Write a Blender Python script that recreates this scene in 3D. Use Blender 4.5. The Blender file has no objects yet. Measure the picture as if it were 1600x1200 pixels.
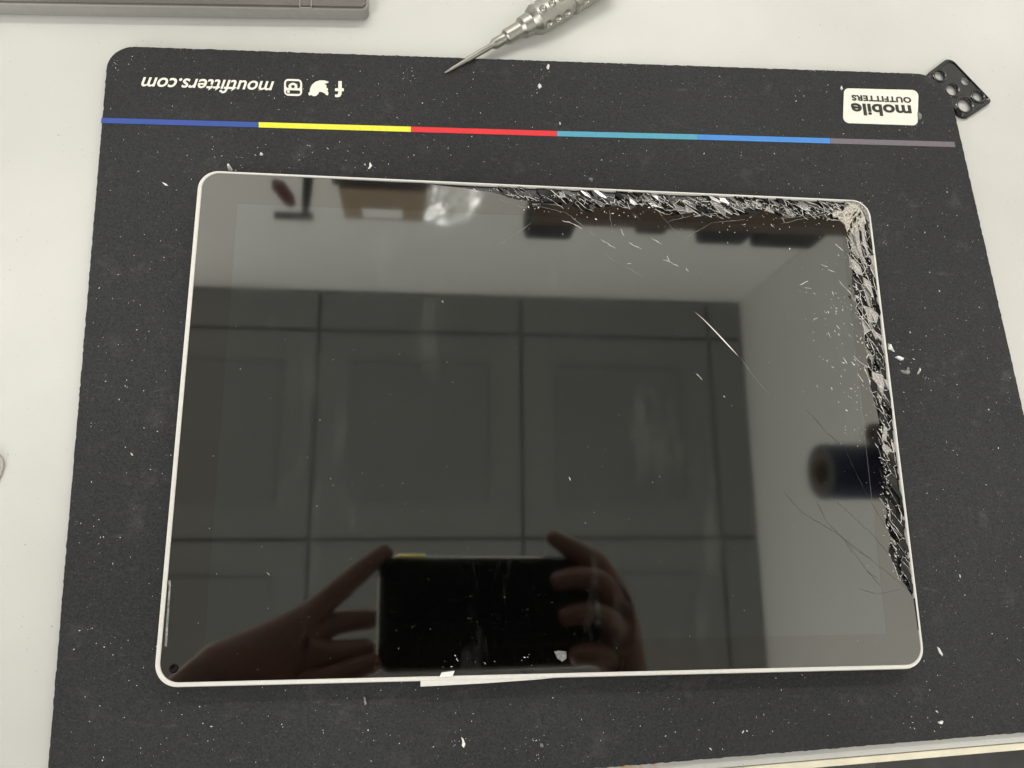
import bpy, bmesh, math, random
from mathutils import Vector, Matrix

random.seed(11)
SC = bpy.context.scene
COL = SC.collection

# ------------------------------------------------------------------ camera
CAM = Vector((-0.04510167, -0.05151921, 0.27413064))
RIGHT = Vector((0.9936548749, -0.0087412092, 0.1121319796))
DOWN = Vector((0.0170260061, -0.9737954486, -0.2267874322))
FWD = Vector((0.1111760078, 0.2272575973, -0.9674677668))
UP = -DOWN
FPX = 1230.0                       # focal length in photograph pixels (1600 wide)
cd = bpy.data.cameras.new('camera')
cam = bpy.data.objects.new('camera', cd)
COL.objects.link(cam)
cam.matrix_world = Matrix(((RIGHT.x, UP.x, -FWD.x, CAM.x), (RIGHT.y, UP.y, -FWD.y, CAM.y),
                           (RIGHT.z, UP.z, -FWD.z, CAM.z), (0, 0, 0, 1)))
cd.sensor_fit = 'HORIZONTAL'
cd.sensor_width = 36.0
cd.lens = 36.0 * FPX / 1600.0
cd.clip_start = 0.004
cd.clip_end = 50
SC.camera = cam

# ------------------------------------------------------------------ light
world = bpy.data.worlds.new('World')
SC.world = world
world.use_nodes = True
bg = world.node_tree.nodes['Background']
bg.inputs['Color'].default_value = (1.0, 0.97, 0.90, 1)      # the rest of the pale room, out of shot
bg.inputs['Strength'].default_value = 0.12


def area(name, loc, sx, sy, power, rot=(0, 0, 0), col=(1, 0.972, 0.915)):
    l = bpy.data.lights.new(name, 'AREA')
    l.shape = 'RECTANGLE'
    l.size, l.size_y = sx, sy
    l.energy = power
    l.color = col
    o = bpy.data.objects.new(name, l)
    COL.objects.link(o)
    o.location = loc
    o.rotation_euler = rot
    return o


# a recessed ceiling panel of the room, up on the left of the bench
area('ceiling_panel_light', (-1.27, 0.348, 2.045), 0.56, 0.56, 9)
# light strip under the shelf on the far wall: it lights the far end of the bench
area('shelf_strip_light', (0.25, 0.715, 1.045), 1.15, 0.04, 6.0, (math.radians(-18), 0, 0))
# two more ceiling panels farther back in the room, behind the photographer
area('ceiling_panel_light', (-1.27, -1.47, 2.045), 0.56, 0.56, 18)
area('ceiling_panel_light', (0.55, -1.47, 2.045), 0.56, 0.56, 19)
# added fill light, no known source, behind the photographer, to the left: it lights the walls more than the table
FILL_POS = Vector((-1.8, -3.0, 1.35))
area('wall_fill_light', FILL_POS, 3.0, 1.3, 122, (Vector((0.6, 0.6, 1.1)) - FILL_POS).to_track_quat('-Z', 'Y').to_euler(), (1, 0.98, 0.94))
SC.view_settings.view_transform = 'Standard'
SC.view_settings.look = 'None'
SC.view_settings.gamma = 1
SC.view_settings.exposure = 0.0
SC.view_settings.use_curve_mapping = False
SC.cycles.use_denoising = True
SC.cycles.max_bounces = 10
SC.cycles.sample_clamp_indirect = 6
try:
    SC.cycles.denoiser = 'OPENIMAGEDENOISE'
except Exception:
    pass

# ------------------------------------------------------------------ helpers
ZM = 0.0024        # top of the mat (table top is z = 0)
ZG = 0.0105       # top of the tablet glass


def at(x, y, z):
    """photograph pixel -> point of the horizontal plane at height z"""
    d = RIGHT * ((x - 800) / FPX) + DOWN * ((y - 600) / FPX) + FWD
    t = (z - CAM.z) / d.z
    return CAM + d * t


def T(x, y):
    p = at(x, y, ZG)
    return (p.x, p.y)


def M2(x, y):
    p = at(x, y, ZM)
    return (p.x, p.y)


def link(name, me, mat=None, parent=None):
    o = bpy.data.objects.new(name, me)
    COL.objects.link(o)
    if mat is not None and me is not None:
        if len(me.materials) == 0:
            me.materials.append(mat)
        else:
            me.materials[0] = mat
    if parent is not None:
        o.parent = parent
    return o


def pyd(verts, faces, smooth=False):
    me = bpy.data.meshes.new('mesh')
    me.from_pydata([tuple(v) for v in verts], [], faces)
    me.update()
    if smooth:
        me.polygons.foreach_set('use_smooth', [True] * len(me.polygons))
    return me


def empty(name, loc=(0, 0, 0)):
    o = bpy.data.objects.new(name, None)
    COL.objects.link(o)
    o.location = loc
    return o


def tag(o, label=None, cat=None, group=None, kind=None):
    if label:
        o['label'] = label
    if cat:
        o['category'] = cat
    if group:
        o['group'] = group
    if kind:
        o['kind'] = kind
    return o


def eval_mesh(o, remove=True):
    dg = bpy.context.evaluated_depsgraph_get()
    dg.update()
    me = bpy.data.meshes.new_from_object(o.evaluated_get(dg))
    if remove:
        bpy.data.objects.remove(o)
    return me


def plate(loops, z0, z1, bevel=0.0, smooth=False):
    """solid plate between z0 and z1; loops[0] is the outline, the others are holes"""
    cu = bpy.data.curves.new('c', 'CURVE')
    cu.dimensions = '2D'
    cu.fill_mode = 'BOTH'
    for lp in loops:
        sp = cu.splines.new('POLY')
        sp.points.add(len(lp) - 1)
        for p, (x, y) in zip(sp.points, lp):
            p.co = (x, y, 0, 1)
        sp.use_cyclic_u = True
    cu.extrude = max(0.0, (z1 - z0) / 2 - bevel)
    cu.bevel_depth = bevel
    cu.bevel_resolution = 2
    cu.offset = -bevel
    o = bpy.data.objects.new('c', cu)
    COL.objects.link(o)
    me = eval_mesh(o)
    bpy.data.curves.remove(cu)
    me.transform(Matrix.Translation((0, 0, (z0 + z1) / 2)))
    me.polygons.foreach_set('use_smooth', [smooth] * len(me.polygons))
    return me


def sheet(loops, z):
    cu = bpy.data.curves.new('c', 'CURVE')
    cu.dimensions = '2D'
    cu.fill_mode = 'BOTH'
    for lp in loops:
        sp = cu.splines.new('POLY')
        sp.points.add(len(lp) - 1)
        for p, (x, y) in zip(sp.points, lp):
            p.co = (x, y, 0, 1)
        sp.use_cyclic_u = True
    o = bpy.data.objects.new('c', cu)
    COL.objects.link(o)
    me = eval_mesh(o)
    bpy.data.curves.remove(cu)
    me.transform(Matrix.Translation((0, 0, z)))
    return me


def round_poly(pts, radii, n=8):
    """round the corners of a polygon"""
    out = []
    N = len(pts)
    if not isinstance(radii, (list, tuple)):
        radii = [radii] * N
    for i in range(N):
        p0, p, p1 = Vector(pts[i - 1]), Vector(pts[i]), Vector(pts[(i + 1) % N])
        a, b = (p0 - p).normalized(), (p1 - p).normalized()
        ang = a.angle(b)
        r = radii[i]
        t = r / math.tan(ang / 2)
        c = p + (a + b).normalized() * (r / math.sin(ang / 2))
        s, e = p + a * t - c, p + b * t - c
        a0 = math.atan2(s.y, s.x)
        da = math.atan2(e.y, e.x) - a0
        while da > math.pi:
            da -= 2 * math.pi
        while da < -math.pi:
            da += 2 * math.pi
        for k in range(n + 1):
            q = a0 + da * k / n
            out.append((c.x + r * math.cos(q), c.y + r * math.sin(q)))
    return out


def rrect(x0, y0, x1, y1, r, n=8):
    return round_poly([(x0, y0), (x1, y0), (x1, y1), (x0, y1)], r, n)


def loft(rings, cap0=True, cap1=True, smooth=False):
    n = len(rings[0])
    vs = [v for r in rings for v in r]
    fs = []
    for k in range(len(rings) - 1):
        for i in range(n):
            j = (i + 1) % n
            fs.append((k * n + i, k * n + j, (k + 1) * n + j, (k + 1) * n + i))
    if cap0:
        fs.append(tuple(range(n - 1, -1, -1)))
    if cap1:
        b = (len(rings) - 1) * n
        fs.append(tuple(range(b, b + n)))
    return pyd(vs, fs, smooth)


def box(x0, y0, z0, x1, y1, z1, bevel=0.0):
    bm = bmesh.new()
    bmesh.ops.create_cube(bm, size=1)
    for v in bm.verts:
        v.co = Vector(((x0 + x1) / 2 + v.co.x * (x1 - x0), (y0 + y1) / 2 + v.co.y * (y1 - y0),
                       (z0 + z1) / 2 + v.co.z * (z1 - z0)))
    if bevel:
        bmesh.ops.bevel(bm, geom=bm.edges[:], offset=bevel, segments=2, affect='EDGES', profile=0.5)
    me = bpy.data.meshes.new('mesh')
    bm.to_mesh(me)
    bm.free()
    return me


def frame_of(axis):
    a = Vector(axis).normalized()
    h = Vector((0, 0, 1)) if abs(a.z) < 0.9 else Vector((1, 0, 0))
    u = a.cross(h).normalized()
    v = u.cross(a).normalized()
    return a, u, v


def lathe(p0, axis, prof, n=40, cap=True):
    """prof: (distance along axis, radius)"""
    a, u, v = frame_of(axis)
    p0 = Vector(p0)
    rings = []
    for s, r in prof:
        rings.append([p0 + a * s + (u * math.cos(t) + v * math.sin(t)) * r
                      for t in [2 * math.pi * i / n for i in range(n)]])
    me = loft(rings, cap, cap)
    bm = bmesh.new()
    bm.from_mesh(me)
    bmesh.ops.recalc_face_normals(bm, faces=bm.faces[:])
    bm.to_mesh(me)
    bm.free()
    return me


def set_smooth(me, angle=35):
    me.polygons.foreach_set('use_smooth', [True] * len(me.polygons))
    bm = bmesh.new()
    bm.from_mesh(me)
    lim = math.radians(angle)
    for e in bm.edges:
        if len(e.link_faces) == 2 and e.calc_face_angle(0) > lim:
            e.smooth = False
    bm.to_mesh(me)
    bm.free()
    return me


# ------------------------------------------------------------------ materials
class NT:
    def __init__(self, name):
        self.m = bpy.data.materials.new(name)
        self.m.use_nodes = True
        self.t = self.m.node_tree
        self.b = self.t.nodes['Principled BSDF']
        self.co = None

    def n(self, typ, **kw):
        nd = self.t.nodes.new(typ)
        for k, v in kw.items():
            setattr(nd, k, v)
        return nd

    def l(self, a, b):
        self.t.links.new(a, b)

    def coord(self):
        if self.co is None:
            self.co = self.n('ShaderNodeTexCoord').outputs['Object']
        return self.co

    def noise(self, scale, detail=3, rough=0.55, stretch=None, rot=0):
        c = self.coord()
        if stretch:
            mp = self.n('ShaderNodeMapping')
            mp.inputs['Scale'].default_value = stretch
            mp.inputs['Rotation'].default_value = (0, 0, rot)
            self.l(c, mp.inputs['Vector'])
            c = mp.outputs['Vector']
        nd = self.n('ShaderNodeTexNoise')
        nd.inputs['Scale'].default_value = scale
        nd.inputs['Detail'].default_value = detail
        nd.inputs['Roughness'].default_value = rough
        self.l(c, nd.inputs['Vector'])
        return nd.outputs['Fac']

    def ramp(self, fac, stops):
        r = self.n('ShaderNodeValToRGB')
        e = r.color_ramp.elements
        while len(e) < len(stops):
            e.new(0.5)
        for el, (p, c) in zip(e, stops):
            el.position = p
            el.color = (c, c, c, 1) if isinstance(c, (int, float)) else (*c, 1)
        self.l(fac, r.inputs['Fac'])
        return r.outputs['Color']

    def mix(self, fac, a, b, mode='MIX'):
        x = self.n('ShaderNodeMix', data_type='RGBA', blend_type=mode)
        for sock, v in ((x.inputs['Factor'], fac), (x.inputs[6], a), (x.inputs[7], b)):
            if isinstance(v, (int, float)):
                sock.default_value = v
            elif isinstance(v, tuple):
                sock.default_value = (*v, 1)
            else:
                self.l(v, sock)
        return x.outputs[2]

    def bump(self, fac, strength, dist):
        bp = self.n('ShaderNodeBump')
        bp.inputs['Strength'].default_value = strength
        bp.inputs['Distance'].default_value = dist
        self.l(fac, bp.inputs['Height'])
        self.l(bp.outputs['Normal'], self.b.inputs['Normal'])

    def set(self, col=None, rough=None, metal=None, ior=None, spec=None, trans=None, alpha=None):
        b = self.b
        if col is not None:
            if isinstance(col, tuple):
                b.inputs['Base Color'].default_value = (*col, 1)
            else:
                self.l(col, b.inputs['Base Color'])
        for k, v in (('Roughness', rough), ('Metallic', metal), ('IOR', ior), ('Specular IOR Level', spec),
                     ('Transmission Weight', trans), ('Alpha', alpha)):
            if v is None:
                continue
            if isinstance(v, (int, float)):
                b.inputs[k].default_value = v
            else:
                self.l(v, b.inputs[k])
        return self


def simple(name, col, rough=0.5, metal=0.0, var=0.0, scale=200, bump=0.0, ior=1.45, spec=0.5):
    t = NT(name)
    if var:
        f = t.noise(scale, 4)
        t.set(t.ramp(f, [(0.3, tuple(c * (1 - var) for c in col)), (0.7, tuple(min(1, c * (1 + var)) for c in col))]))
    else:
        t.set(col)
    t.set(None, rough, metal, ior, spec)
    if bump:
        t.bump(t.noise(scale * 2, 3), bump, 0.0003)
    return t.m


def m_table():
    t = NT('white_laminate')
    a = t.noise(9, 3)
    c = t.ramp(a, [(0.3, (0.495, 0.490, 0.470)), (0.7, (0.578, 0.572, 0.548))])
    sp = t.ramp(t.noise(900, 1, 0.3), [(0.0, 1.0), (0.76, 1.0), (0.80, 0.72)])
    c = t.mix(1.0, c, sp, 'MULTIPLY')
    d = t.n('ShaderNodeVectorMath', operation='DISTANCE')
    t.l(t.coord(), d.inputs[0])
    d.inputs[1].default_value = tuple(at(985, 1194, 0))
    near = t.ramp(d.outputs['Value'], [(0.0, 1.0), (0.004, 0.9), (0.013, 0.0)])
    blot = t.ramp(t.noise(420, 4, 0.6), [(0.40, 0.0), (0.60, 0.85)])
    c = t.mix(t.mix(1.0, near, blot, 'MULTIPLY'), c, (0.50, 0.27, 0.07))
    t.set(c, 0.42)
    t.bump(t.noise(500, 2), 0.10, 0.0004)
    return t.m


def m_mat():
    t = NT('black_mat_fabric')
    base = t.ramp(t.noise(1500, 3, 0.7), [(0.25, (0.012, 0.0125, 0.0142)), (0.75, (0.043, 0.0438, 0.0465))])
    sm = t.ramp(t.noise(70, 6, 0.72), [(0.58, 0.0), (0.82, 0.30)])
    st = t.ramp(t.noise(110, 5, 0.7, (1, 4, 1), 0.6), [(0.62, 0.0), (0.82, 0.40)])
    c = t.mix(sm, base, (0.150, 0.147, 0.142))
    c = t.mix(st, c, (0.14, 0.138, 0.132))
    big = t.ramp(t.noise(9, 2), [(0.3, 0.86), (0.7, 1.14)])
    c = t.mix(1.0, c, big, 'MULTIPLY')
    fl = t.ramp(t.noise(2600, 1, 0.4), [(0.0, 0.0), (0.74, 0.0), (0.80, 0.55)])
    c = t.mix(fl, c, (0.32, 0.31, 0.30))
    t.set(c, 0.85, spec=0.3)
    t.bump(t.noise(2200, 2, 0.7), 0.45, 0.0003)
    return t.m


def m_glass(name, base, ior, rough, smear, tint=(1, 1, 1)):
    t = NT(name)
    s1 = t.ramp(t.noise(60, 5, 0.6, (1.0, 0.28, 1.0), 0.2), [(0.60, 0.0), (0.80, smear)])
    s2 = t.ramp(t.noise(900, 2, 0.5), [(0.0, 0.0), (0.70, 0.0), (0.80, smear * 1.2)])
    c = t.mix(s1, base, (0.32, 0.32, 0.30))
    c = t.mix(s2, c, (0.40, 0.40, 0.38))
    r = t.ramp(t.noise(30, 4), [(0.35, rough), (0.75, rough * 1.5)])
    t.set(c, r, ior=ior)
    t.b.inputs['Specular Tint'].default_value = (*tint, 1)
    return t.m


def m_metal(name, col, rough, scale=900):
    t = NT(name)
    c = t.ramp(t.noise(scale, 4), [(0.3, tuple(x * 0.86 for x in col)), (0.7, col)])
    t.set(c, rough, 1.0)
    return t.m


def m_crushed(name, a, b, rough=0.35, scale=1600):
    t = NT(name)
    c = t.ramp(t.noise(scale, 4, 0.7), [(0.35, a), (0.65, b)])
    t.set(c, rough, ior=1.5)
    t.bump(t.noise(scale * 0.8, 3, 0.7), 0.8, 0.0006)
    return t.m


MAT = dict(
    table=m_table(), mat=m_mat(),
    display=m_glass('display_glass', (0.0010, 0.0012, 0.0011), 3.0, 0.036, 0.12, (0.975, 1.0, 0.985)),
    bezel=m_glass('bezel_glass', (0.0018, 0.0014, 0.0012), 2.80, 0.033, 0.09, (1.0, 0.99, 0.95)),
    white_body=simple('white_painted_aluminium', (0.66, 0.648, 0.615), 0.38, 0, 0.04, 900),
    black_inner=simple('black_inner_plate', (0.010, 0.010, 0.011), 0.35, 0, 0.3, 900),
    shard_black=simple('shard_black_glass', (0.004, 0.004, 0.004), 0.08, ior=1.55),
    shard_grey=m_crushed('shard_frosted_grey', (0.12, 0.115, 0.11), (0.30, 0.285, 0.27), 0.25),
    shard_pale=m_crushed('shard_pale_pinkish', (0.22, 0.20, 0.19), (0.50, 0.465, 0.44), 0.30),  # fractured glass, with pinkish wall reflections put into its colour
    crushed=m_crushed('crushed_glass_beige', (0.16, 0.145, 0.12), (0.72, 0.665, 0.58), 0.45, 1300),
    crushed_grey=m_crushed('crushed_glass_grey', (0.06, 0.06, 0.055), (0.34, 0.325, 0.29), 0.35, 1300),
    fracture=simple('fracture_white', (0.74, 0.72, 0.69), 0.35, 0, 0.1, 3000),
    hair_light=simple('hairline_light', (0.30, 0.30, 0.28), 0.4, 0, 0.3, 3000),
    hair_dark=simple('hairline_dark', (0.030, 0.030, 0.028), 0.5),
    glass_bit=simple('glass_fragment_white', (0.86, 0.86, 0.84), 0.12, 0, 0.10, 1200, ior=1.52),
    glass_dim=m_crushed('glass_fragment_clear', (0.10, 0.10, 0.10), (0.30, 0.30, 0.29), 0.15, 900),
    dust=simple('pale_dust', (0.62, 0.61, 0.58), 0.6),
    print_white=simple('print_cream', (0.80, 0.765, 0.69), 0.6, 0, 0.05, 300),
    print_black=simple('print_black', (0.020, 0.020, 0.018), 0.6),
    steel=m_metal('brushed_steel', (0.40, 0.388, 0.355), 0.38),
    laptop=simple('grey_anodised', (0.25, 0.242, 0.225), 0.42, 0.0, 0.05, 300),
    laptop_top=simple('grey_brown_glossy_lid', (0.105, 0.092, 0.082), 0.25, 0.0, 0.12, 30),
    black_plastic=simple('black_gloss_plastic', (0.006, 0.006, 0.007), 0.10, 0, ior=1.5),
    grey_plastic=simple('grey_plastic', (0.36, 0.335, 0.31), 0.5, 0, 0.05, 300),
    yellowed=simple('aged_edge_band', (0.74, 0.69, 0.55), 0.5, 0, 0.10, 120),
    floor=simple('dark_floor', (0.055, 0.055, 0.052), 0.6, 0, 0.2, 30),
    seat=simple('charcoal_seat_fabric', (0.13, 0.13, 0.125), 0.9, 0, 0.3, 700, 0.6),
    wall=simple('painted_wall', (0.80, 0.80, 0.755), 0.7, 0, 0.02, 4),
    tile=simple('ceiling_tile_board', (0.272, 0.276, 0.264), 0.9, 0, 0.03, 6),
    tile_in=simple('ceiling_tile_field', (0.245, 0.249, 0.238), 0.9, 0, 0.03, 6),
    grid=simple('ceiling_grid_grey', (0.232, 0.236, 0.226), 0.6),
    card=simple('cardboard', (0.30, 0.235, 0.165), 0.8, 0, 0.10, 25),
    wood=simple('brown_wood', (0.090, 0.062, 0.042), 0.5, 0, 0.2, 14),
    dark=simple('black_matte', (0.018, 0.019, 0.022), 0.6, 0, 0.2, 30),
    paper=simple('white_paper', (0.78, 0.78, 0.74), 0.7),
    film=simple('plastic_film', (0.92, 0.94, 0.92), 0.25, 0.7, ior=1.6),
    navy=simple('navy_vinyl', (0.004, 0.006, 0.026), 0.40, spec=0.25),
    red=simple('dark_red_vinyl', (0.10, 0.016, 0.016), 0.35),
    core=simple('brown_paper_core', (0.12, 0.08, 0.04), 0.8),
    roll_end=simple('film_roll_end', (0.06, 0.06, 0.065), 0.6),
    skin=simple('skin', (0.115, 0.047, 0.030), 0.55, 0, 0.12, 60),
    sleeve=simple('dark_sleeve', (0.02, 0.02, 0.022), 0.9),
    phone_glass=simple('phone_back_glass', (0.002, 0.002, 0.002), 0.30, spec=0.06),
    phone_rail=m_metal('phone_rail_metal', (0.62, 0.60, 0.55), 0.18),
    phone_glint=m_metal('phone_key_glint_metal', (1.0, 0.88, 0.24), 0.20),  # yellow glint on the phone edge, put into the metal colour
    silver=m_metal('silver_ring', (0.30, 0.30, 0.29), 0.35),
)
for k, c in dict(blue=(0.035, 0.080, 0.33), yellow=(0.80, 0.76, 0.055), red=(0.70, 0.030, 0.040), teal=(0.085, 0.33, 0.47),
                 sky=(0.060, 0.23, 0.62), violet=(0.155, 0.135, 0.165)).items():
    MAT['band_' + k] = simple('stripe_' + k, c, 0.7, 0, 0.06, 900)

# ------------------------------------------------------------------ the setting
# table top: its near edge runs along the near edge of the mat; a band closes the edge
e0, e1 = M2(950, 1199), M2(1600, 1144.5)
ed = (Vector((e1[0], e1[1])) - Vector((e0[0], e0[1]))).normalized()
nrm = Vector((ed.y, -ed.x))                   # points to the photographer
ec = Vector((e0[0], e0[1]))


def edge_pt(s, t):
    p = ec + ed * s + nrm * t
    return (p.x, p.y)


TW0, TW1 = 0.0036, 0.0063
tl = [edge_pt(-1.1, TW0), edge_pt(0.93, TW0), (0.95, 0.765), (-1.2, 0.765)]
table = link('table_top', plate([tl], -0.025, 0.0), MAT['table'])
tag(table, kind='structure')
band = link('edge_band', plate([[edge_pt(-1.1, TW0 + 0.0004), edge_pt(0.93, TW0 + 0.0004),
                                 edge_pt(0.93, TW1), edge_pt(-1.1, TW1)]], -0.0252, -0.0004, 0.0004), MAT['yellowed'], table)
tag(band, 'cream edge band of the table, stained yellow')
fl = link('floor', pyd([(-3, -3.5, -0.76), (1.0, -3.5, -0.76), (1.0, 0.8, -0.76), (-3, 0.8, -0.76)], [(0, 1, 2, 3)]), MAT['floor'])
tag(fl, kind='structure')
XW, YW, ZC = 0.957, 0.772, 2.05
wf = link('wall_far', box(-3, YW, -0.76, XW + 0.1, YW + 0.1, ZC + 0.1), MAT['wall'])
tag(wf, kind='structure')
wr = link('wall_right', box(XW, -3.5, -0.76, XW + 0.1, YW - 0.002, ZC + 0.1), MAT['wall'])
tag(wr, kind='structure')
ceil = link('ceiling', box(-3, -3.5, ZC + 0.012, XW - 0.002, YW - 0.002, ZC + 0.1), MAT['grid'])
tag(ceil, kind='structure')
xs = [-2.18, -1.573, -0.966, -0.359, 0.248, 0.845, XW - 0.004]
ys = [YW - 0.004, 0.645, 0.030, -0.577, -1.184, -1.791]
for i in range(len(xs) - 1):
    for j in range(len(ys) - 1):
        if (i == 1 and j in (1, 4)) or (i == 4 and j == 4):
            continue                           # the light panels sit here
        x0, x1, y0, y1 = xs[i] + 0.0055, xs[i + 1] - 0.0055, ys[j + 1] + 0.0055, ys[j] - 0.0055
        tm = box(x0, y0, ZC, x1, y1, ZC + 0.013)
        tile = link('ceiling_tile', tm, MAT['tile'], ceil)
        if x1 - x0 > 0.4 and y1 - y0 > 0.4:
            g = 0.095
            link('tile_field', box(x0 + g, y0 + g, ZC - 0.004, x1 - g, y1 - g, ZC + 0.001, 0.002), MAT['tile_in'], tile)

# ------------------------------------------------------------------ mat
mc = [M2(169.5, 71.6), M2(1478, 116.5), M2(1600, 648), (0, 0), (0, 0)]
rdir = Vector(mc[2]) - Vector(mc[1])
# near right corner: right edge meets the near edge; near left corner: left edge meets the near edge


def isect(p, d, q, e):
    den = d.x * e.y - d.y * e.x
    s = ((q.x - p.x) * e.y - (q.y - p.y) * e.x) / den
    return p + d * s


tlv, lbv = Vector(mc[0]), Vector(M2(75, 1200))
BR = isect(Vector(mc[1]), rdir, ec, ed)
BL = isect(tlv, lbv - tlv, ec, ed)
outline = round_poly([tuple(BL), tuple(BR), mc[1], mc[0]], [0.009, 0.009, 0.0145, 0.0095], 10)
# worn, slightly wavy edge
rag = []
for i in range(len(outline)):
    a, b = Vector(outline[i]), Vector(outline[(i + 1) % len(outline)])
    L = (b - a).length
    k = max(1, int(L / 0.0011))
    nn = Vector((-(b - a).y, (b - a).x)).normalized()
    for s in range(k):
        rag.append(tuple(a.lerp(b, s / k) + nn * random.gauss(0, 0.00007 if L > 0.004 else 0.00002)))
mat = link('work_mat', None)
bpy.data.objects.remove(mat)
mat = link('work_mat', plate([rag], 0.0, ZM, 0.0), MAT['mat'])
tag(mat, 'dusty black fabric work mat with a coloured stripe across its far end', 'mat')
PZ = ZM + 0.00012
stripe = [(158.5, 188.3), (404, 195.2), (642, 202.2), (870, 209), (1090, 214.3), (1297, 220.3), (1492.5, 226)]
for i, c in enumerate(('blue', 'yellow', 'red', 'teal', 'sky', 'violet')):
    (xa, ya), (xb, yb) = stripe[i], stripe[i + 1]
    h = 4.1
    q = [M2(xa + 0.3, ya - h), M2(xa + 0.3 - (1 if i == 0 else 0), ya + h), M2(xb, yb + h), M2(xb - (1.5 if i == 5 else 0), yb - h)]
    o = link('stripe_segment', sheet([q], PZ), MAT['band_' + c], mat)
    tag(o, dict(blue='dark blue', yellow='yellow', red='red', teal='teal', sky='bright blue', violet='greyish violet')[c] + ' length of the printed stripe')


def text_mesh(s, shear=0.0, offset=0.0, spacing=1.0):
    cu = bpy.data.curves.new('t', 'FONT')
    cu.body = s
    cu.shear = shear
    cu.offset = offset
    cu.space_character = spacing
    cu.resolution_u = 4
    o = bpy.data.objects.new('t', cu)
    COL.objects.link(o)
    me = eval_mesh(o)
    bpy.data.curves.remove(cu)
    return me


def place_text(name, s, pr, pl, xh, ref_h, z, material, parent, **kw):
    """upside-down text: reads from pixel pr (right) to pl (left); xh = height in pixels of ref_h font units"""
    me = text_mesh(s, **kw)
    xs_ = [v.co.x for v in me.vertices]
    x0, x1 = min(xs_), max(xs_)
    A, B = at(*pr, z), at(*pl, z)
    U = (B - A)
    ul = U.length
    u = U.normalized()
    v = Vector((-u.y, u.x, 0))
    hh = (at(pr[0], pr[1] + xh, z) - A).length / ref_h
    for q in me.vertices:
        p = A + u * ((q.co.x - x0) / (x1 - x0) * ul) + v * (q.co.y * hh)
        q.co = (p.x, p.y, z)
    return link(name, me, material, parent)


place_text('web_address', 'moutfitters.com', (428.5, 127.6), (221.5, 120.8), 15.2, 0.52, PZ, MAT['print_white'], mat, shear=0.28, offset=0.015)


def crop_loop(pts, ox, oy, sc):
    return [M2(ox + x / sc, oy + y / sc) for x, y in pts]


bird = [(858, 300), (875, 285), (880, 240), (905, 190), (950, 152), (1010, 133), (1070, 134), (1122, 150), (1125, 160),
        (1095, 175), (1068, 180), (1095, 195), (1098, 215), (1085, 222), (1110, 235), (1118, 260), (1105, 272), (1122, 290),
        (1118, 328), (1100, 330), (1065, 300), (1030, 285), (1000, 285), (990, 310), (960, 338), (925, 342), (895, 325), (875, 333), (862, 325)]
link('bird_emblem', sheet([crop_loop(bird, 380, 110, 8.42)], PZ), MAT['print_white'], mat)
ff = [(1252, 142), (1298, 142), (1298, 236), (1324, 238), (1324, 275), (1298, 278), (1294, 318), (1275, 348), (1240, 356), (1208, 352),
      (1208, 318), (1236, 320), (1250, 305), (1250, 276), (1208, 274), (1208, 238), (1250, 236)]
link('letter_emblem', sheet([crop_loop(ff, 380, 110, 8.42)], PZ), MAT['print_white'], mat)


def rr_px(x0, y0, x1, y1, r, n=6, tilt=0.03):
    return [(x, y + (x - x0) * tilt) for x, y in rrect(x0, y0, x1, y1, r, n)]


def circ(cx, cy, rx, ry, n=28):
    return [(cx + rx * math.cos(2 * math.pi * i / n), cy + ry * math.sin(2 * math.pi * i / n)) for i in range(n)]


cam_icon = [rr_px(540, 115, 775, 334, 55), circ(655, 216, 58, 50)]
link('camera_emblem', sheet([crop_loop(rr_px(538, 113, 776, 334, 58), 380, 110, 8.42), crop_loop(rr_px(564, 140, 750, 232, 26), 380, 110, 8.42),
                             crop_loop(rr_px(564, 262, 750, 308, 20), 380, 110, 8.42)], PZ), MAT['print_white'], mat)
link('camera_emblem_lens', sheet([crop_loop(circ(655, 216, 60, 50), 380, 110, 8.42), crop_loop(circ(655, 216, 23, 21), 380, 110, 8.42)], PZ + 0.00005), MAT['print_white'], mat)
link('camera_emblem_dot', sheet([crop_loop(rr_px(578, 266, 614, 298, 8), 380, 110, 8.42)], PZ + 0.00005), MAT['print_white'], mat)

lab = round_poly([M2(1318.6, 138.3), M2(1434.8, 141.2), M2(1433.2, 196.3), M2(1316.8, 192.3)], 0.0024, 8)
lb = link('logo_label', plate([lab], ZM, ZM + 0.0002), MAT['print_white'], mat)
tag(lb, 'cream rounded label with black lettering')
place_text('lettering', 'mobile', (1423.0, 165.2), (1329.3, 161.8), 12.6, 0.52, ZM + 0.0003, MAT['print_black'], lb, offset=0.032)
place_text('lettering', 'OUTFITTERS', (1423.2, 152.4), (1330.2, 148.6), 8.3, 0.73, ZM + 0.0003, MAT['print_black'], lb, offset=0.045, spacing=1.1)

# ------------------------------------------------------------------ tablet
W, D = 0.2506, 0.1722
tab = empty('tablet', (0, 0, ZM))
tag(tab, 'tablet with white frame and black screen, glass shattered along far and right edges', 'tablet')


def tp(name, me, material, label=None):
    o = link(name, me, material)
    o.parent = tab
    o.matrix_parent_inverse = Matrix.Translation((0, 0, -ZM))
    if label:
        o['label'] = label
    return o


def ring(inset, z, r, il=0.0, ir=0.0, it=0.0, ib=0.0):
    return [(x, y, z) for x, y in rrect(-W / 2 + inset + il, -D / 2 + inset + ib, W / 2 - inset - ir, D / 2 - inset - it, r, 10)]


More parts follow.
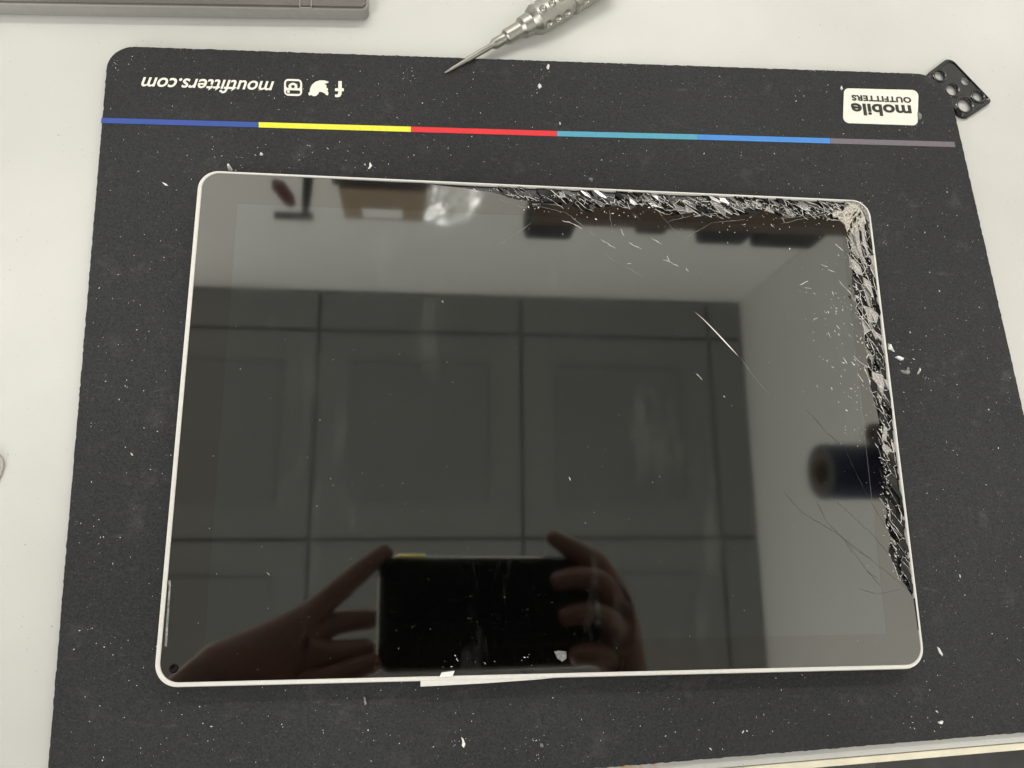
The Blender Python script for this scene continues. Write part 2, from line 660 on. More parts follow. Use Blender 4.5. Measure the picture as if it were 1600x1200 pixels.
GI = dict(il=0.0006, ir=0.0, it=-0.0001, ib=0.0004)          # the rim shows a little wider on the left and near side
rings = [ring(0.0022, ZM, 0.0055), ring(0.0006, ZM + 0.0010, 0.0067), ring(0.0, ZM + 0.0030, 0.0072), ring(0.0, ZG - 0.0010, 0.0072),
         ring(0.00035, ZG + 0.00015, 0.0069), ring(0.0009, ZG + 0.00022, 0.0063, **GI), ring(0.00108, ZG + 0.00005, 0.006, **GI),
         ring(0.00115, ZG - 0.0012, 0.0059, **GI)]
tp('frame', set_smooth(loft(rings), 50), MAT['white_body'])
gz1, gz0 = ZG, ZG - 0.0007
# broken edge of the remaining pane (from the far edge round the corner down the right side)
brk = [(612, 285), (660, 286.5), (720, 293.5), (770, 301), (800, 308.5), (822, 314), (838, 322), (850, 318), (878, 323), (892, 315), (908, 325), (918, 332),
       (930, 325), (962, 322), (985, 327), (1010, 318), (1030, 329), (1050, 337), (1085, 331), (1110, 341), (1132, 337), (1170, 334), (1190, 327),
       (1222, 338), (1250, 342), (1290, 340), (1312, 346), (1322, 356), (1327, 375), (1327, 400), (1332, 425), (1331, 445), (1337, 470),
       (1341, 492), (1350, 515), (1351, 535), (1357, 552), (1354, 572), (1360, 592), (1364, 620), (1371, 645), (1374, 660), (1371, 690), (1377, 712),
       (1374, 735), (1381, 755), (1377, 775), (1386, 800), (1383, 815), (1392, 840), (1388, 862), (1398, 885), (1404, 902), (1416, 916), (1429, 938)]
gx0, gx1 = -W / 2 + 0.00115 + GI['il'], W / 2 - 0.00115
gy0, gy1 = -D / 2 + 0.00115 + GI['ib'], D / 2 - 0.00115 + 0.0001
gr = rrect(gx0, gy0, gx1, gy1, 0.0059, 8)
# rrect order: (x0,y0) corner, (x1,y0) corner, (x1,y1) corner, (x0,y1) corner; drop the far right corner and splice the break in
n9 = 9
pts_break = [T(x, y) for x, y in reversed(brk)]
pts_break = [(min(x, gx1), min(y, gy1)) for x, y in pts_break]
pane = gr[0:2 * n9] + pts_break + gr[3 * n9:4 * n9]
DX0, DX1, DY0, DY1 = -0.1112, 0.1126, -0.0746, 0.0738
disp = [(DX0, DY0), (DX1, DY0), (DX1, DY1), (DX0, DY1)]
# inner plate seen through the gaps
tp('inner_plate', plate([rrect(gx0, gy0, gx1, gy1, 0.0059, 8)], ZG - 0.0020, ZG - 0.0011), MAT['black_inner'])
# the display window must stay inside the pane: clip its far right part along the break
tp('bezel_glass', plate([pane, disp], gz0, gz1), MAT['bezel'], 'black border glass with a jagged broken far right edge')
tp('display_panel', plate([disp], gz0, gz1 - 0.00003), MAT['display'], 'dark switched-off display mirroring the ceiling')
cl = at(271.5, 1044.5, ZG)
tp('front_camera', lathe((cl.x, cl.y, ZG - 0.0002), (0, 0, 1), [(0, 0.0014), (0.00024, 0.0014), (0.00026, 0.0011), (0.00024, 0.0)], 24, False),
   simple('camera_window', (0.0015, 0.0015, 0.002), 0.03, ior=1.75))


def poly3(pts, z):
    return [(*T(x, y), z) for x, y in pts]


# bent trim along the near edge and small bits caught in the frame
pk = [M2(x, y) for x, y in ((657, 1061), (657, 1072.5), (690, 1071), (760, 1067.2), (835, 1061.8), (868, 1058.5), (866, 1055), (760, 1059))]
pk = [(at(x, y, 0.0095).x, at(x, y, 0.0095).y) for x, y in ((657, 1060.5), (657, 1072.5), (690, 1071), (760, 1067.2), (835, 1061.8), (868, 1058.5), (866, 1055), (760, 1058))]
tp('bent_trim', plate([pk], 0.0070, 0.0104, 0.0004), MAT['white_body'], 'bent strip of white trim pushed out at the near edge')
tab_px = [(686, 1058.5), (690, 1050), (710, 1047.5), (707, 1056.5)]
b = [Vector((*T(*p), 0)) for p in tab_px]
tp('adhesive_tab', pyd([(b[0].x, b[0].y, ZG + 0.0006), (b[3].x, b[3].y, ZG + 0.0006), (b[2].x, b[2].y, ZG + 0.0014), (b[1].x, b[1].y, ZG + 0.0014),
                        (b[0].x, b[0].y, ZG + 0.0002), (b[3].x, b[3].y, ZG + 0.0002), (b[2].x, b[2].y, ZG + 0.0010), (b[1].x, b[1].y, ZG + 0.0010)],
                       [(0, 1, 2, 3), (7, 6, 5, 4), (0, 4, 5, 1), (1, 5, 6, 2), (2, 6, 7, 3), (3, 7, 4, 0)]), MAT['paper'], 'small white tab sticking up at the near edge')
tp('loose_gasket', plate([[T(*p) for p in ((263, 907), (267, 907), (267, 914), (261, 1010), (257.5, 1010), (264, 915))]], ZG - 0.0002, ZG + 0.0002, 0.0), MAT['glass_dim'],
   'torn grey strip inside the left rim')
tp('dark_gap', plate([[T(*p) for p in ((1427.5, 936), (1431, 932), (1438, 986), (1434.5, 984))]], ZG - 0.0001, ZG + 0.00012, 0.0), MAT['black_inner'])

# ---- shattered band: Voronoi slivers, stretched along the crack direction


def vor(seeds, dirv, stretch):
    """cells of a stretched Voronoi diagram, pixel space"""
    dl = math.hypot(*dirv)
    ux, uy = dirv[0] / dl, dirv[1] / dl
    tr = [((x * ux + y * uy) / stretch, -x * uy + y * ux) for x, y in seeds]
    cells = []
    for i, (a, b) in enumerate(tr):
        R_ = 34
        poly = [(a - R_, b - R_), (a + R_, b - R_), (a + R_, b + R_), (a - R_, b + R_)]
        order = sorted(range(len(tr)), key=lambda k: (tr[k][0] - a) ** 2 + (tr[k][1] - b) ** 2)[1:22]
        for k in order:
            c, d = tr[k]
            mx, my, nx, ny = (a + c) / 2, (b + d) / 2, c - a, d - b
            new = []
            for s in range(len(poly)):
                p, q = poly[s], poly[(s + 1) % len(poly)]
                dp = (p[0] - mx) * nx + (p[1] - my) * ny
                dq = (q[0] - mx) * nx + (q[1] - my) * ny
                if dp <= 0:
                    new.append(p)
                if (dp < 0 < dq) or (dq < 0 < dp):
                    t_ = dp / (dp - dq)
                    new.append((p[0] + (q[0] - p[0]) * t_, p[1] + (q[1] - p[1]) * t_))
            poly = new
            if len(poly) < 3:
                break
        cells.append([(u * stretch * ux - v * uy, u * stretch * uy + v * ux) for u, v in poly])
    return cells


def lerp_curve(pts, s, axis):
    for (a, b) in zip(pts, pts[1:]):
        if a[axis] <= s <= b[axis]:
            t_ = (s - a[axis]) / max(1e-9, b[axis] - a[axis])
            return a[1 - axis] + (b[1 - axis] - a[1 - axis]) * t_
    return pts[0][1 - axis] if s < pts[0][axis] else pts[-1][1 - axis]


top_in = [p for p in brk if p[0] <= 1322 and p[1] < 358]
top_in = sorted(top_in)
right_in = sorted([p for p in brk if p[0] >= 1320 and p[1] >= 350], key=lambda p: p[1])
rim_top = [(600, 282), (1340, 316)]
rim_right = [(1357, 320), (1432, 945)]
frac = []          # ribbons: (p, q, width)
shards = []


def clip_body(poly):
    """keep a cell inside the body: convex clip to the rim rectangle (world)"""
    x1, y1 = W / 2 - 0.0009, D / 2 - 0.0009
    for ax, lim in ((0, x1), (1, y1)):
        new = []
        for s in range(len(poly)):
            p, q = poly[s], poly[(s + 1) % len(poly)]
            if p[ax] <= lim:
                new.append(p)
            if (p[ax] - lim) * (q[ax] - lim) < 0:
                t_ = (lim - p[ax]) / (q[ax] - p[ax])
                new.append((p[0] + (q[0] - p[0]) * t_, p[1] + (q[1] - p[1]) * t_))
        poly = new
        if len(poly) < 3:
            return poly
    return poly


def gen_band(n, sampler, inside, dirv, stretch, fprob):
    seeds = []
    tries = 0
    while len(seeds) < n and tries < 60000:
        tries += 1
        p = sampler()
        if all((p[0] - q[0]) ** 2 + (p[1] - q[1]) ** 2 > 13 for q in seeds):
            seeds.append(p)
    for sd, cell in zip(seeds, vor(seeds, dirv, stretch)):
        if len(cell) < 3 or not inside(*sd):
            continue
        if sd[0] > 1318 and sd[1] < 356:
            continue
        ccx, ccy = sum(p[0] for p in cell) / len(cell), sum(p[1] for p in cell) / len(cell)
        if max(math.hypot(p[0] - sd[0], p[1] - sd[1]) for p in cell) > 34 or not inside(ccx, ccy):
            continue
        if any(p[0] < lerp_curve(right_in, p[1], 1) - 10 for p in cell if p[1] > 360):
            continue
        if any(p[0] > 1336 and p[1] < 325 for p in cell):
            continue
        shards.append((sd, cell))
        for s in range(len(cell)):
            a, b = cell[s], cell[(s + 1) % len(cell)]
            if random.random() < fprob(sd) and inside(*a) and inside(*b):
                frac.append((a, b, random.choice((0.4, 0.5, 0.7, 0.9, 1.2))))


def in_top(x, y):
    return lerp_curve(rim_top, x, 0) - 4 < y < lerp_curve(top_in, x, 0) + 5 and 612 < x < 1325


def in_right(x, y):
    return lerp_curve(right_in, y, 1) - 5 < x < lerp_curve(rim_right, y, 1) + 4 and 345 < y < 925


gen_band(250, lambda: (lambda x: (x, random.uniform(lerp_curve(rim_top, x, 0) - 10, lerp_curve(top_in, x, 0) + 16)))(770 + 560 * random.random() ** 0.8), in_top,
         (1, 0.72), 3.3, lambda p: 0.30 + 0.35 * min(1, max(0, (p[0] - 780) / 400)))
gen_band(285, lambda: (lambda y: (random.uniform(lerp_curve(right_in, y, 1) - 14, lerp_curve(rim_right, y, 1) + 10), y))(350 + 590 * random.random() ** 1.25), in_right,
         (0.58, 1), 3.6, lambda p: 0.55 if p[1] < 640 else 0.42)

sb = dict(black=MAT['shard_black'], grey=MAT['shard_grey'], pale=MAT['shard_pale'])


def add_shard(cell, kind, zoff, tilt, name='glass_shard'):
    w = clip_body([T(x, y) for x, y in cell])
    if len(w) < 3:
        return
    cx, cy = sum(p[0] for p in w) / len(w), sum(p[1] for p in w) / len(w)
    a = 0.955
    w = [(cx + (x - cx) * a, cy + (y - cy) * a) for x, y in w]
    n = len(w)
    tx, ty = tilt
    zt = [min(ZG + 0.00040, ZG - zoff + (x - cx) * tx + (y - cy) * ty) for x, y in w]
    vs = [(x, y, z) for (x, y), z in zip(w, zt)] + [(x, y, z - 0.00045) for (x, y), z in zip(w, zt)]
    # keep winding upward
    ar = sum(w[i][0] * w[(i + 1) % n][1] - w[(i + 1) % n][0] * w[i][1] for i in range(n))
    topf = tuple(range(n)) if ar > 0 else tuple(range(n - 1, -1, -1))
    fs = [topf, tuple(i + n for i in reversed(topf))]
    for i in range(n):
        p, q = topf[i], topf[(i + 1) % n]
        fs.append((q, p, p + n, q + n))
    tp(name, pyd(vs, fs), sb[kind])


for sd, cell in shards:
    if sd[0] < 1325 and sd[1] < 350:
        f = min(1, max(0, (sd[0] - 850) / 300))
        r_ = random.random()
        kind = 'pale' if r_ < 0.02 + 0.07 * f else ('grey' if r_ < 0.06 + 0.12 * f else 'black')
    else:
        r_ = random.random()
        up = sd[1] < 560
        kind = 'pale' if r_ < (0.20 if up else 0.08) else ('grey' if r_ < (0.34 if up else 0.16) else 'black')
    if random.random() < 0.13:
        continue                           # fallen out: the dark inside shows
    mag = random.choice((0.02, 0.04, 0.07, 0.10, 0.13))
    an = random.uniform(0, 6.283)
    add_shard(cell, kind, random.choice((0.00012, 0.0002, 0.0003, 0.0005, 0.0007)), (mag * math.cos(an), mag * math.sin(an)))
# slivers that stand out in the photograph
for kind, pts in (('black', [(1336, 459), (1348, 466), (1353, 487), (1359, 516), (1351, 503), (1341, 480)]),
                  ('black', [(1360, 462), (1371, 472), (1368, 479), (1361, 473)]),
                  ('black', [(1360, 583), (1366, 600), (1373, 625), (1375, 634), (1366, 622), (1360, 603)]),
                  ('pale', [(1362, 580), (1378, 585), (1382, 600), (1379, 620), (1372, 602), (1363, 592)]),
                  ('pale', [(1333, 404), (1345, 418), (1349, 432), (1338, 427), (1331, 413)]),
                  ('pale', [(1348, 432), (1360, 440), (1366, 470), (1358, 455), (1350, 445)]),
                  ('black', [(1356, 528), (1366, 534), (1369, 550), (1359, 545)]),
                  ('black', [(1373, 645), (1382, 640), (1389, 655), (1384, 668), (1374, 660)]),
                  ('pale', [(1381, 662), (1386, 668), (1385, 690), (1379, 688)]),
                  ('black', [(1386, 808), (1392, 805), (1401, 815), (1396, 822), (1389, 824)]),
                  ('black', [(838, 296), (872, 297), (880, 318), (850, 316)]),
                  ('black', [(900, 306), (925, 332), (893, 322)]),
                  ('black', [(780, 300), (800, 302), (815, 313), (792, 308)])):
    add_shard(pts, kind, -0.00012, (0.01, -0.008))

# ---- crushed corner
cz = ZG + 0.0001
tp('crushed_patch', plate([[T(*p) for p in ((1300, 333), (1309, 329), (1316, 331), (1322, 322), (1331, 318), (1340, 322), (1347, 330), (1351, 340), (1353, 350),
                                            (1346, 349), (1344, 356), (1341, 350), (1338, 363), (1334, 354), (1331, 366), (1327, 357), (1323, 363), (1320, 352), (1316, 347),
                                            (1311, 344), (1309, 339), (1302, 340))]], cz - 0.0004, cz + 0.0002), MAT['crushed'], 'pale crushed glass at the shattered corner')
tp('crushed_patch', plate([[T(*p) for p in ((1319, 320), (1322, 314), (1331, 313.5), (1341, 316), (1348, 320.5), (1354, 328), (1357, 338), (1358.5, 349), (1354, 344), (1350, 332),
                                            (1342, 323), (1331, 318))]], cz - 0.0005, cz + 0.0001), MAT['crushed_grey'], 'grey crushed glass at the shattered corner')
for k, (kind, pts) in enumerate((('pale', [(1334, 346), (1340, 347), (1343, 375), (1348, 400), (1356, 418), (1349, 410), (1340, 390), (1336, 370)]),
                                 ('black', [(1341, 348), (1343, 348), (1347, 372), (1353, 392), (1359, 405), (1352, 397), (1344, 375)]),
                                 ('pale', [(1344, 347), (1350, 348), (1351, 370), (1357, 395), (1362, 408), (1355, 398), (1347, 375)]),
                                 ('black', [(1321, 357), (1324, 358), (1327, 385), (1333, 402), (1328, 396), (1322, 378)]),
                                 ('grey', [(1326, 362), (1331, 362), (1334, 385), (1343, 405), (1335, 398), (1329, 382)]),
                                 ('black', [(1352, 350), (1358, 356), (1362, 378), (1369, 396), (1361, 388), (1355, 372)]))):
    add_shard(pts, kind, -0.0001, (0.0, 0.004))

for _ in range(34):                      # dark and pale chips bedded in the crushed corner
    cx, cy = random.gauss(1336, 11), random.gauss(336, 11)
    if cx > 1352 or cy < 318 or cx < 1304 or cy > 366:
        continue
    an = math.atan2(cy - 322, cx - 1346) + random.gauss(0, 0.3)
    L_, w_ = random.uniform(3, 8), random.uniform(0.8, 2.2)
    ca_, sa_ = math.cos(an), math.sin(an)
    add_shard([(cx + ca_ * L_, cy + sa_ * L_), (cx - sa_ * w_, cy + ca_ * w_), (cx - ca_ * L_ * 0.7, cy - sa_ * L_ * 0.7), (cx + sa_ * w_, cy - ca_ * w_)], random.choice(('black', 'grey', 'grey', 'pale')),
              -0.00035, (0.0, 0.0))
CORNER_RAYS = []
for k in range(26):
    an = math.radians(random.uniform(75, 200))
    r0, r1 = random.uniform(4, 14), random.uniform(16, 38)
    CORNER_RAYS.append(((1347 + r0 * math.cos(an), 322 + r0 * math.sin(an)), (1347 + r1 * math.cos(an + 0.1), 322 + r1 * math.sin(an + 0.1)), random.choice((0.5, 0.8, 1.2))))


def ribbons(segs, z, zj=0.00005):
    vs, fs = [], []
    for p, q, w in segs:
        a, b = Vector(T(*p)), Vector(T(*q))
        L = (b - a).length
        if L < 1e-5:
            continue
        k = max(2, int(L / 0.0009) + 1)
        d = (b - a).normalized()
        nn = Vector((-d.y, d.x))
        base = len(vs)
        off = random.uniform(0, zj)
        for s in range(k + 1):
            t_ = s / k
            ww = w * 0.000225 * (0.35 + 0.9 * random.random()) * (0.35 + 0.65 * math.sin(math.pi * min(1, max(0.06, t_)) * 0.97 + 0.05))
            c = a.lerp(b, t_) + nn * random.gauss(0, 0.00009)
            for sg in (-1, 1):
                e = c + nn * (ww * 0.5 * sg)
                vs.append((e.x, e.y, z + off))
            # a ridge in the middle gives the ribbon relief
            vs.append((c.x, c.y, z + off + ww * 0.5))
        for s in range(k):
            i = base + s * 3
            fs += [(i, i + 2, i + 5, i + 3), (i + 2, i + 1, i + 4, i + 5)]
    return pyd(vs, fs)


def inside_body(p):
    x, y = T(*p)
    return x < gx1 - 0.0001 and y < gy1 - 0.0001


frac += CORNER_RAYS
frac = [s for s in frac if inside_body(s[0]) and inside_body(s[1])]
o = tp('fracture_lines', ribbons(frac, ZG + 0.00012), MAT['fracture'])
tag(o, 'white splintered edges of the broken glass', kind='stuff')


def crumbs(curve, n, spread, size, lean=0.0, zl=ZG + 0.0002, bias=None):
    vs, fs = [], []
    ln = [0]
    for a, b in zip(curve, curve[1:]):
        ln.append(ln[-1] + math.hypot(b[0] - a[0], b[1] - a[1]))
    for _ in range(n):
        s = random.random() * ln[-1]
        if bias:
            s = bias(random.random()) * ln[-1]
        for i in range(len(ln) - 1):
            if ln[i] <= s <= ln[i + 1]:
                t_ = (s - ln[i]) / (ln[i + 1] - ln[i])
                px_, py_ = curve[i][0] + (curve[i + 1][0] - curve[i][0]) * t_, curve[i][1] + (curve[i + 1][1] - curve[i][1]) * t_
                break
        p = (px_ + random.gauss(0, spread), py_ + random.gauss(0, spread))
        if not inside_body(p):
            continue
        x, y = T(*p)
        r = size * random.choice((0.4, 0.5, 0.7, 1.0, 1.5)) * random.uniform(0.7, 1.2)
        an = lean + random.gauss(0, 0.35) if random.random() < 0.75 else random.uniform(0, 6.28)
        el = random.uniform(1, 5.0)
        base = len(vs)
        m = 5
        for k in range(m):
            t_ = an * 0 + 2 * math.pi * k / m
            u, v = math.cos(t_) * r * el * random.uniform(0.6, 1.2), math.sin(t_) * r * random.uniform(0.6, 1.2)
            vs.append((x + u * math.cos(an) - v * math.sin(an), y + u * math.sin(an) + v * math.cos(an), zl - 0.0001))
        vs.append((x + random.gauss(0, r * 0.4), y + random.gauss(0, r * 0.4), zl + r * random.uniform(0.4, 1.2)))
        for k in range(m):
            fs.append((base + k, base + (k + 1) % m, base + m))
    return vs, fs


line_top = [(735, 297), (790, 297), (815, 311), (840, 312), (880, 306), (905, 308), (925, 318), (960, 317), (1000, 313), (1060, 315), (1120, 319), (1180, 321), (1230, 328),
            (1280, 330), (1325, 331)]
line_right = [(1342, 380), (1350, 430), (1358, 480), (1356, 510), (1364, 545), (1372, 590), (1382, 640), (1383, 690), (1385, 735), (1385, 780), (1388, 820), (1396, 855), (1402, 885),
              (1416, 915)]
allv, allf = [], []
for args in ((line_top, 330, 2.8, 0.00011, -0.55), (line_top[8:], 330, 5.5, 0.00010, -0.62), (line_right[:6], 320, 9, 0.00010, -1.05), (line_right[5:], 260, 4.2, 0.00012, -1.0),
             ([(1300, 333), (1340, 320), (1360, 345)], 110, 7, 0.00016, -0.9), ([(1330, 380), (1336, 440), (1348, 510), (1362, 570)], 120, 2.2, 0.00014, -1.2)):
    v, f = crumbs(*args)
    k = len(allv)
    allv += v
    allf += [tuple(i + k for i in q) for q in f]
o = tp('glass_crumbs', pyd(allv, allf), MAT['fracture'])
tag(o, 'fine white glass crumbs along the breaks', kind='stuff')

# ---- hairlines and nicks that run into the pane


def poly_ribbon(lines, z, ww):
    segs = []
    for ln in lines:
        for a, b in zip(ln, ln[1:]):
            segs.append((a, b, ww))
    return ribbons(segs, z, 0)


def cz6(pts, ox=780, oy=260, sc=2.5):
    return [(ox + x / sc, oy + y / sc) for x, y in pts]


light = [cz6(p) for p in ([(395, 285), (455, 320)], [(505, 297), (555, 322)], [(595, 280), (635, 305)], [(640, 365), (665, 372), (700, 390)], [(655, 350), (665, 375)], [(728, 398), (742, 412)],
                          [(245, 212), (285, 222), (325, 245)], [(1105, 198), (1115, 220)], [(1060, 225), (1075, 240)], [(500, 381), (516, 378)], [(475, 245), (488, 272)],
                          [(1312, 305), (1340, 325)])]
thin = [cz6(p) for p in ([(0, 305), (60, 268), (125, 220)], [(130, 150), (260, 180), (330, 235), (390, 285)], [(600, 150), (650, 210), (720, 290)], [(720, 290), (760, 260), (830, 220), (960, 208)],
                         [(660, 215), (760, 190), (900, 180)], [(1100, 225), (1180, 205), (1300, 185), (1340, 180)], [(1090, 205), (1200, 195), (1330, 165)], [(0, 130), (60, 150), (110, 165)],
                         [(380, 330), (480, 385), (560, 430)], [(430, 170), (440, 240)], [(940, 745), (1010, 840), (1060, 900)])]
rt = [(ox_ / 3.75 + 1200, oy_ / 3.75 + 300) for ox_, oy_ in ((0, 0),)]


def c7(pts):
    return [(1200 + x / 3.75, 300 + y / 3.75) for x, y in pts]


light += [c7(p) for p in ([(310, 425), (350, 440)], [(355, 455), (395, 470)], [(415, 520), (460, 570), (490, 600)], [(375, 580), (382, 605)], [(400, 780), (420, 805)], [(470, 830), (485, 850)],
                          [(440, 970), (465, 1005)], [(490, 995), (507, 1020)], [(525, 1065), (560, 1115)], [(500, 960), (540, 1000), (600, 1030)], [(185, 545), (235, 520)], [(215, 560), (255, 565)],
                          [(265, 590), (280, 600)], [(350, 820), (370, 855)], [(395, 305), (440, 345)], [(575, 1050), (600, 1130)], [(285, 1130), (295, 1145)], [(370, 1145), (378, 1160)], [(265, 750), (290, 735)])]
light += [[(1088, 584), (1097, 594)], [(1130, 618), (1133, 621)], [(889, 745), (891, 751)], [(690, 470), (693, 473)], [(417, 895), (421, 899)]]
tp('hairline_cracks', poly_ribbon(thin, ZG + 0.00004, 0.75), MAT['hair_light'], 'thin pale cracks running into the screen')['kind'] = 'stuff'
tp('surface_nicks', poly_ribbon(light, ZG + 0.00005, 1.2), MAT['fracture'], 'short white nicks in the screen glass')['kind'] = 'stuff'
sc_ = [((1088, 490), (1100, 500.5), 0.5), ((1100, 500.5), (1120, 520), 1.6), ((1120, 520), (1138, 540), 2.2), ((1138, 540), (1151, 554), 1.3), ((1151, 554), (1165, 570), 0.5)]
v4, f4 = [], []
path = [(1085, 487, 0.1), (1098, 498, 0.9), (1112, 512, 1.6), (1130, 531, 2.1), (1142, 544, 1.6), (1154, 557, 0.1)]
for x, y, w in path:
    a = Vector(T(x, y))
    d = Vector((0.72, -0.69))
    nn = Vector((0.69, 0.72)) * (w * 0.000115)
    v4 += [(a.x - nn.x, a.y - nn.y, ZG + 0.00005), (a.x + nn.x, a.y + nn.y, ZG + 0.00005)]
for k in range(len(path) - 1):
    f4.append((2 * k, 2 * k + 2, 2 * k + 3, 2 * k + 1))
tp('long_scratch', pyd(v4, f4), MAT['fracture'], 'long bright scratch on the right half of the screen')


def c8(pts):
    return [(1200 + x / 2.5, 600 + y / 2.5) for x, y in pts]


dark = [c8(p) for p in ([(150, 100), (230, 190), (300, 250)], [(300, 250), (340, 340), (390, 440), (460, 560)], [(60, 420), (130, 500), (280, 590), (420, 700), (520, 780), (562, 822)],
                        [(270, 460), (400, 580), (500, 700)], [(330, 650), (380, 720), (440, 790)], [(355, 800), (430, 822), (520, 800)], [(190, 460), (230, 540), (330, 640), (410, 690)],
                        [(385, 730), (430, 760)], [(300, 610), (330, 660)])]
tp('dark_cracks', poly_ribbon(dark, ZG + 0.00003, 0.55), MAT['hair_dark'], 'dark cracks in the lower right of the screen')['kind'] = 'stuff'

# ---- specks of glass lying on the pane near the break
vs, fs = [], []


def speck(x, y, z, r, vs, fs, el=None, an=None):
    an = random.uniform(0, 6.28) if an is None else an
    el = el or random.uniform(1, 2.6)
    base = len(vs)
    m = 5
    for k in range(m):
        t_ = 2 * math.pi * k / m
        u, v = math.cos(t_) * r * el * random.uniform(0.6, 1.2), math.sin(t_) * r * random.uniform(0.6, 1.2)
        vs.append((x + u * math.cos(an) - v * math.sin(an), y + u * math.sin(an) + v * math.cos(an), z))
    vs.append((x, y, z + r * 0.8))
    for k in range(m):
        fs.append((base + k, base + (k + 1) % m, base + m))


for _ in range(105):
    t_ = random.random()
    py = 400 + 300 * t_
    pxx = lerp_curve(right_in, py, 1) - abs(random.gauss(0, 38)) - 4
    x, y = T(pxx, py)
    speck(x, y, ZG + 0.00002, random.choice((0.00006, 0.00008, 0.0001, 0.00014)), vs, fs, random.uniform(1, 4.5), -0.95 + random.gauss(0, 0.4))
for _ in range(70):
    pxx = random.uniform(800, 1310)
    py = lerp_curve(top_in, pxx, 0) + abs(random.gauss(0, 16)) + 3
    x, y = T(pxx, py)
    speck(x, y, ZG + 0.00002, random.choice((0.00008, 0.0001, 0.00014, 0.00022)), vs, fs)
for _ in range(110):
    x, y = random.uniform(-0.118, 0.115), random.uniform(-0.079, 0.06)
    speck(x, y, ZG + 0.00002, random.choice((0.00005, 0.00007, 0.0001)), vs, fs)
for _ in range(16):
    x, y = T(random.uniform(690, 880), random.gauss(1032, 6))
    speck(x, y, ZG + 0.00002, random.choice((0.00006, 0.00009, 0.00014)), vs, fs)
o = tp('glass_specks', pyd(vs, fs), MAT['glass_bit'])
tag(o, 'tiny glass specks scattered over the screen', kind='stuff')

# ------------------------------------------------------------------ loose glass fragments
FG = 'loose bits of glass on the bench'


def fragment(pts, z, label, material='glass_bit', h=0.0007, tilt=0.25):
    w = [(at(x, y, z).x, at(x, y, z).y) for x, y in pts]
    n = len(w)
    cx, cy = sum(p[0] for p in w) / n, sum(p[1] for p in w) / n
    w = [(cx + (x - cx) * 0.86, cy + (y - cy) * 0.86) for x, y in w]
    vs = [(x - cx, y - cy, 0.00002) for x, y in w]
    vs += [((x - cx) * 0.72 + random.gauss(0, 0.0001), (y - cy) * 0.72 + random.gauss(0, 0.0001), h * (1 + random.uniform(-tilt, tilt) * 2)) for x, y in w]
    fs = [tuple(reversed(range(n)))]
    for i in range(n):
        j = (i + 1) % n
        fs.append((i, j, n + j, n + i))
    vs.append((random.gauss(0, 0.0001), random.gauss(0, 0.0001), h * 1.25))
    for i in range(n):
        fs.append((n + i, n + (i + 1) % n, 2 * n))
    o = link('glass_fragment', pyd(vs, fs), MAT[material])
    o.location = (cx, cy, z)
    tag(o, label, 'glass fragment', FG)


def blob(cx, cy, rx, ry, n=8, rot=0.0, jit=0.25):
    out = []
    for i in range(n):
        t_ = -2 * math.pi * i / n
        k = 1 + random.uniform(-jit, jit)
        u, v = rx * math.cos(t_) * k, ry * math.sin(t_) * k
        out.append((cx + u * math.cos(rot) - v * math.sin(rot), cy + u * math.sin(rot) + v * math.cos(rot)))
    return out


def c12(pts):
    return [(1370 + x / 12, 520 + y / 12) for x, y in pts]


fragment(c12([(195, 185), (240, 200), (275, 245), (345, 365), (320, 370), (265, 330), (200, 310)]), ZM, 'pale sliver of glass touching the right rim of the tablet')
fragment(c12([(320, 460), (370, 430), (430, 440), (525, 470), (510, 515), (440, 525), (385, 495)]), ZM, 'leaf-shaped pale glass flake just off the right rim')
fragment(c12([(425, 690), (500, 705), (570, 690), (585, 610), (620, 650), (640, 770), (590, 795), (510, 780), (450, 745)]), ZM, 'clear curved glass flake beside the right rim, dimmer than its neighbours', 'glass_dim', 0.0004)
fragment(c12([(800, 640), (820, 690), (805, 745), (770, 790), (750, 770), (775, 710)]), ZM, 'small bright hooked glass chip farthest off the right rim', h=0.0008)
fragment(c12([(660, 475), (690, 480), (730, 510), (690, 505)]), ZM, 'thin white splinter above the clear curved flake', h=0.0003)
fragment(blob(360, 264.5, 4, 3.6, 9, 0), ZM, 'round white crumb against the far rim near the left corner', h=0.0022)
fragment([(864, 1017), (871, 1015), (886, 1017), (887, 1029), (879, 1036), (870, 1030)], ZG, 'grey glass crumb lying on the near part of the screen', 'glass_dim', 0.0011)
fragment([(1463, 1009), (1468, 1012), (1474, 1023), (1473, 1027), (1467, 1020)], ZM, 'curved white paring right of the near right corner', h=0.0004)
fragment(blob(842.5, 135, 4.2, 3.2, 8, 0.9), ZM, 'bright white chip on the mat, right of the screwdriver tip', h=0.0010)
fragment(blob(856, 105, 3.2, 3.6, 7, 0.2), ZM, 'white chip at the far edge of the mat beside the screwdriver', h=0.0009)
fragment(blob(922.5, 281, 5.2, 4.6, 10, 0.2), ZM, 'round grey clear crumb at the far rim of the tablet', 'glass_dim', 0.0009)
fragment([(720, 1150), (724, 1153), (728, 1163), (725, 1170), (721, 1166), (722, 1158)], ZM, 'white chip with a pale tail on the near left part of the mat', h=0.0007)
fragment(blob(846, 1164, 4.6, 3.2, 7, 1.2), ZM, 'grey chip on the mat near the white table edge', 'glass_dim', 0.0008)
fragment([(1464, 1128), (1472, 1125), (1470, 1132), (1467, 1131)], ZM, 'tiny white triangular chip near the right end of the table edge', h=0.0006)
fragment([(568, 1086), (571, 1088), (574, 1100), (570, 1104), (568, 1096)], ZM, 'narrow grey chip on the mat below the near rim of the tablet', 'glass_dim', 0.0006)
fragment([(252, 284), (260, 287), (264, 291), (258, 290)], ZM, 'small white splinter left of the far left corner of the tablet', h=0.0004)
